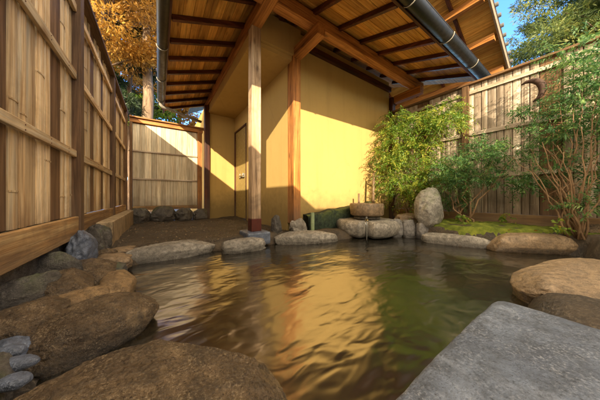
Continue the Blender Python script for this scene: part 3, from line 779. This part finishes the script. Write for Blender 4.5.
def stems(base, tops, r0=.012, n=7, wob=.06, name='stem', root=None, mat='stem_tan', merge=False):
    big = MB()
    for tp in tops:
        b = Vector(base)+Vector((random.uniform(-.08, .08), random.uniform(-.08, .08), 0)); t = Vector(tp); pts = []; rad = []
        for i in range(n):
            u = i/(n-1); p_ = b.lerp(t, u)+Vector((0, 0, .12*math.sin(u*math.pi)))*((t-b).xy.length)
            if 0 < i < n-1: p_ += Vector((random.uniform(-wob, wob), random.uniform(-wob, wob), random.uniform(-wob, wob)*.4))
            pts.append(p_); rad.append(r0*(1-.7*u))
        m1 = big if merge else MB(); m1.tube(pts, rad, 7)
        for _ in range(2 if not merge else 1):   # side twig
            k = random.randint(2, n-2); q = pts[k]; d = Vector((random.uniform(-1, 1), random.uniform(-1, 1), random.uniform(.3, 1.2))).normalized()*random.uniform(.12, .3)
            m1.tube([q, q+d*.5+Vector((0, 0, .01)), q+d], [rad[k]*.6, rad[k]*.45, rad[k]*.2], 6)
        if not merge: m1.build(name, mat, root, smooth=True)
    if merge: big.build(name, mat, root, smooth=True)

# bright feathery shrub at the end of the wall
root = thing('shrub', 'bright sunlit feathery green shrub spilling over the right end of the ochre wall', 'shrub', (3.7, 1.95, .2))
anc = [((3.60, 2.10, 1.95), (.22, .22, .20)), ((3.45, 2.05, 1.55), (.28, .26, .25)), ((3.66, 1.75, 1.80), (.30, .30, .20)), ((3.78, 1.45, 1.95), (.24, .24, .16)),
       ((3.35, 2.10, 1.18), (.28, .26, .26)), ((3.60, 1.75, 1.35), (.30, .28, .25)), ((3.42, 1.98, .78), (.25, .25, .22)), ((3.62, 1.72, .70), (.25, .25, .22)), ((3.72, 1.35, 1.75), (.2, .2, .12)), ((3.75, 1.55, 1.0), (.2, .2, .2))]
V, T = frond_cloud(anc, 120, 1, .062, .013, 10, .26, droop=.7)
quads('foliage', V, T, 'leaf_bright', root)
stems((3.75, 1.95, .18), [(3.60, 2.10, 1.95), (3.45, 2.05, 1.5), (3.66, 1.75, 1.8), (3.78, 1.45, 1.9), (3.4, 2.1, 1.1)], .014, root=root)
# mid shrub with open legs
root = thing('shrub', 'low shaded fine-leaved shrub on slanting bare stems over the moss', 'shrub', (3.62, 1.02, .2))
anc = [((3.70, .92, 1.12), (.22, .26, .15)), ((3.62, 1.18, 1.05), (.20, .22, .15)), ((3.70, .66, 1.15), (.2, .24, .13)), ((3.55, 1.05, .82), (.18, .22, .13)), ((3.55, 1.30, .85), (.18, .18, .15)), ((3.75, .75, .85), (.18, .22, .12)), ((3.7, 1.25, .55), (.15, .15, .12)), ((3.72, .9, 1.32), (.14, .2, .08))]
V, T = frond_cloud(anc, 100, 1, .050, .012, 8, .18)
quads('foliage', V, T, 'leaf_green', root)
stems((3.66, 1.06, .18), [(3.70, .80, 1.1), (3.62, 1.2, 1.0), (3.7, .6, 1.1), (3.5, 1.05, .8), (3.5, 1.35, .8), (3.75, 1.3, .55)], .012, root=root)
# tall stemmy shrub on the right
root = thing('shrub', 'tall shrub with many bare tan stems at the right edge, dark fine leaves above', 'shrub', (3.55, .12, .2))
anc = [((3.75, .30, 1.35), (.22, .2, .14)), ((3.7, .05, 1.6), (.25, .22, .18)), ((3.84, .05, 1.85), (.2, .2, .12)), ((3.6, .0, 1.95), (.3, .2, .16)), ((3.75, .25, .95), (.15, .15, .1)), ((3.7, -.2, 1.3), (.25, .25, .25)),
       ((3.8, .42, 1.65), (.14, .2, .08)), ((3.75, .1, 2.2), (.28, .25, .12)), ((3.6, .05, .5), (.2, .2, .1)), ((3.8, .5, .75), (.12, .16, .08)), ((3.85, .2, 1.5), (.15, .3, .3)), ((3.8, -.2, 1.9), (.3, .3, .3)), ((3.85, .05, .75), (.15, .25, .2))]
V, T = frond_cloud(anc, 88, 1, .055, .013, 7, .18)
quads('foliage', V, T, 'leaf_green', root)
tops = [(3.75, .35, 1.3), (3.7, .1, 1.7), (3.8, .4, 1.8), (3.6, -.05, 1.9), (3.7, -.2, 1.4), (3.5, .25, 1.15), (3.6, .45, 1.0), (3.45, .1, 1.3), (3.4, .3, .95), (3.85, .2, 1.5), (3.5, .0, 1.0), (3.7, .5, 1.25), (3.4, .05, .8), (3.55, .15, 1.5), (3.62, .6, 1.1), (3.45, .35, 1.2), (3.7, .25, 1.9), (3.8, .0, 1.5), (3.35, .2, 1.05), (3.6, .3, .9)]
stems((3.58, .14, .17), tops, .0095, 8, .028, root=root)
# tiny seedlings on the moss
for i, (x, y, l) in enumerate([(3.30, 1.02, 'small broad-leaved seedling on the moss by the standing boulder'), (3.42, .22, 'small leafy seedling at the foot of the bare stems'), (3.85, .7, 'small seedling near the foot of the right fence')]):
    V, T = frond_cloud([((x, y, .30), (.05, .05, .05))], 60, 1, .05, .026, 2, .06); o = quads('seedling', V, T, 'leaf_bright'); tag(o, l, 'plant')
# curled dry sheath hanging in front of the right fence
m_ = MB(); pts = []; rad = []
for i in range(10):
    a = R(120-190*i/9); pts.append((3.80, .50-.12*math.cos(a)*1.0, 1.90+.14*math.sin(a))); rad.append(.004+.034*math.sin(math.pi*(i+.3)/9.6))
m_.tube(pts, [max(.003, r_) for r_ in rad], 8); tag(m_.build('dry_sheath', 'dead_leaf', smooth=True), 'dark curled crescent of dry bark hanging in front of the right fence', 'dry bark')
# fallen leaves on the moss and bank
for i in range(14):
    x = random.uniform(3.3, 3.9); y = random.uniform(.2, 1.3)
    V = leaves(np.array([[x, y, .225]]), np.array([[random.uniform(-1, 1), random.uniform(-1, 1), .1]]), np.array([.04]), np.array([.02]))
    o = quads('fallen_leaf', V, [.3], 'leaf_orange'); tag(o, 'small fallen dry leaf lying on the moss bank', 'leaf', 'fallen leaves on the moss')

# ------------------------------------------------------------------ trees
def tree(name, label, base, H, r0, clumps, leafmat, barkmat, n_leaf, L, W, group=None, lean=(0, 0), bare=.3, nl=14, flatn=.6):
    root = thing(name, label, 'tree', base, group); b = Vector(base); m_ = MB(); pts = []; rad = []
    for i in range(10):
        u = i/9; pts.append(b+Vector((lean[0]*u+random.uniform(-.04, .04)*H*.1, lean[1]*u+random.uniform(-.04, .04)*H*.1, H*u))); rad.append(r0*(1-.85*u)+.01)
    m_.tube(pts, rad, 10); m_.build('trunk', barkmat, root, smooth=True)
    br = MB(); P = []; D = []; T = []
    for i in range(nl):
        u = bare+(1-bare)*(i+random.random()*.6)/nl; c = pts[min(9, int(u*9))].lerp(pts[min(9, int(u*9)+1)], (u*9) % 1)
        a = i*2.399+random.uniform(-.4, .4); ln = clumps*(1.05-u*.75 if flatn < .5 else (.35+.9*math.sin(math.pi*min(1, (u-bare)/(1-bare)*.8+.2))))*random.uniform(.7, 1.15)
        e = c+Vector((math.cos(a)*ln, math.sin(a)*ln, ln*(.15 if flatn < .5 else .45)))
        md = c.lerp(e, .5)+Vector((0, 0, .08*ln)); br.tube([c, md, e], [r0*.28*(1-u*.6), r0*.16*(1-u*.6), .006], 6)
        for k in range(7):
            uu = random.uniform(.3, 1.05); cc = c.lerp(e, uu)+Vector((random.gauss(0, .12), random.gauss(0, .12), random.gauss(0, .08)))*ln
            rr = ln*random.uniform(.13, .26); tn = random.uniform(.1, .8); m1 = int(n_leaf/(nl*7))
            q = rs.normal(size=(m1, 3)); q /= np.linalg.norm(q, axis=1, keepdims=True); q *= rs.uniform(.3, 1, size=(m1, 1))**.6
            P.append(np.array(cc)+q*rr*np.array([1, 1, .5])); dd = q+rs.normal(size=(m1, 3))*.6; dd[:, 2] -= .15; D.append(dd); T.append(np.clip(tn+rs.normal(size=m1)*.15, 0, 1))
    br.build('branches', barkmat, root, smooth=True)
    P = np.concatenate(P); D = np.concatenate(D); T = np.concatenate(T); n = len(P)
    quads('crown', leaves(P, D, L*rs.uniform(.6, 1.3, n), W*rs.uniform(.7, 1.2, n)), T, leafmat, root)
    return root
tree('maple_tree', 'orange autumn maple overhanging the top of the left fence', (-2.0, 8.6, .1), 8.5, .16, 2.9, 'leaf_orange', 'bark_brown', 75000, .13, .05, bare=.50, lean=(.9, 0), nl=24)
tree('cedar_tree', 'cedar with a stout sunlit tan trunk just left of the side gutter', (-.28, 8.9, .1), 12, .20, 1.6, 'leaf_cedar', 'bark_pale', 14000, .12, .02, bare=.52, nl=16, flatn=.3)
grp = 'trees behind the fences'
tree('cedar_tree', 'slim dark-trunked cedar between the maple and the sunlit trunk', (-.85, 9.8, .1), 11, .10, 1.4, 'leaf_dark', 'bark_brown', 22000, .16, .035, grp, bare=.2, nl=16, flatn=.3)
tree('bush_tree', 'green leafy tree filling the gap under the maple', (-1.6, 11.5, .1), 5.6, .12, 1.6, 'leaf_bright', 'bark_pale', 16000, .15, .06, grp, bare=.25, nl=12)
tree('conifer_tree', 'dark conifer far behind the maple, left of the cedars', (-3.0, 14, .1), 12, .2, 2.9, 'leaf_cedar', 'bark_brown', 36000, .26, .06, grp, bare=.15, nl=22, flatn=.3)
tree('conifer_tree', 'dark conifer far behind the sunlit cedar trunk', (-.6, 15.5, .1), 13, .2, 2.8, 'leaf_dark', 'bark_brown', 40000, .28, .07, grp, bare=.12, nl=22, flatn=.3)
tree('maple_tree', 'russet tree behind the side gutter, farthest of the autumn trees', (.9, 12.5, .1), 9.0, .16, 2.0, 'leaf_orange', 'bark_brown', 16000, .16, .06, grp, bare=.35, nl=14)
tree('conifer_tree', 'yellow-green sunlit conifer against the blue sky above the right fence', (11.5, -.2, .1), 10.5, .2, 3.2, 'leaf_conifer', 'bark_brown', 190000, .15, .030, grp, bare=.10, nl=90, flatn=.3)
tree('pine_tree', 'dark evergreen leaning over the right fence at the picture edge', (5.5, -.55, .1), 3.7, .1, .8, 'leaf_green', 'bark_brown', 20000, .08, .012, grp, bare=.45, nl=14, flatn=.3)
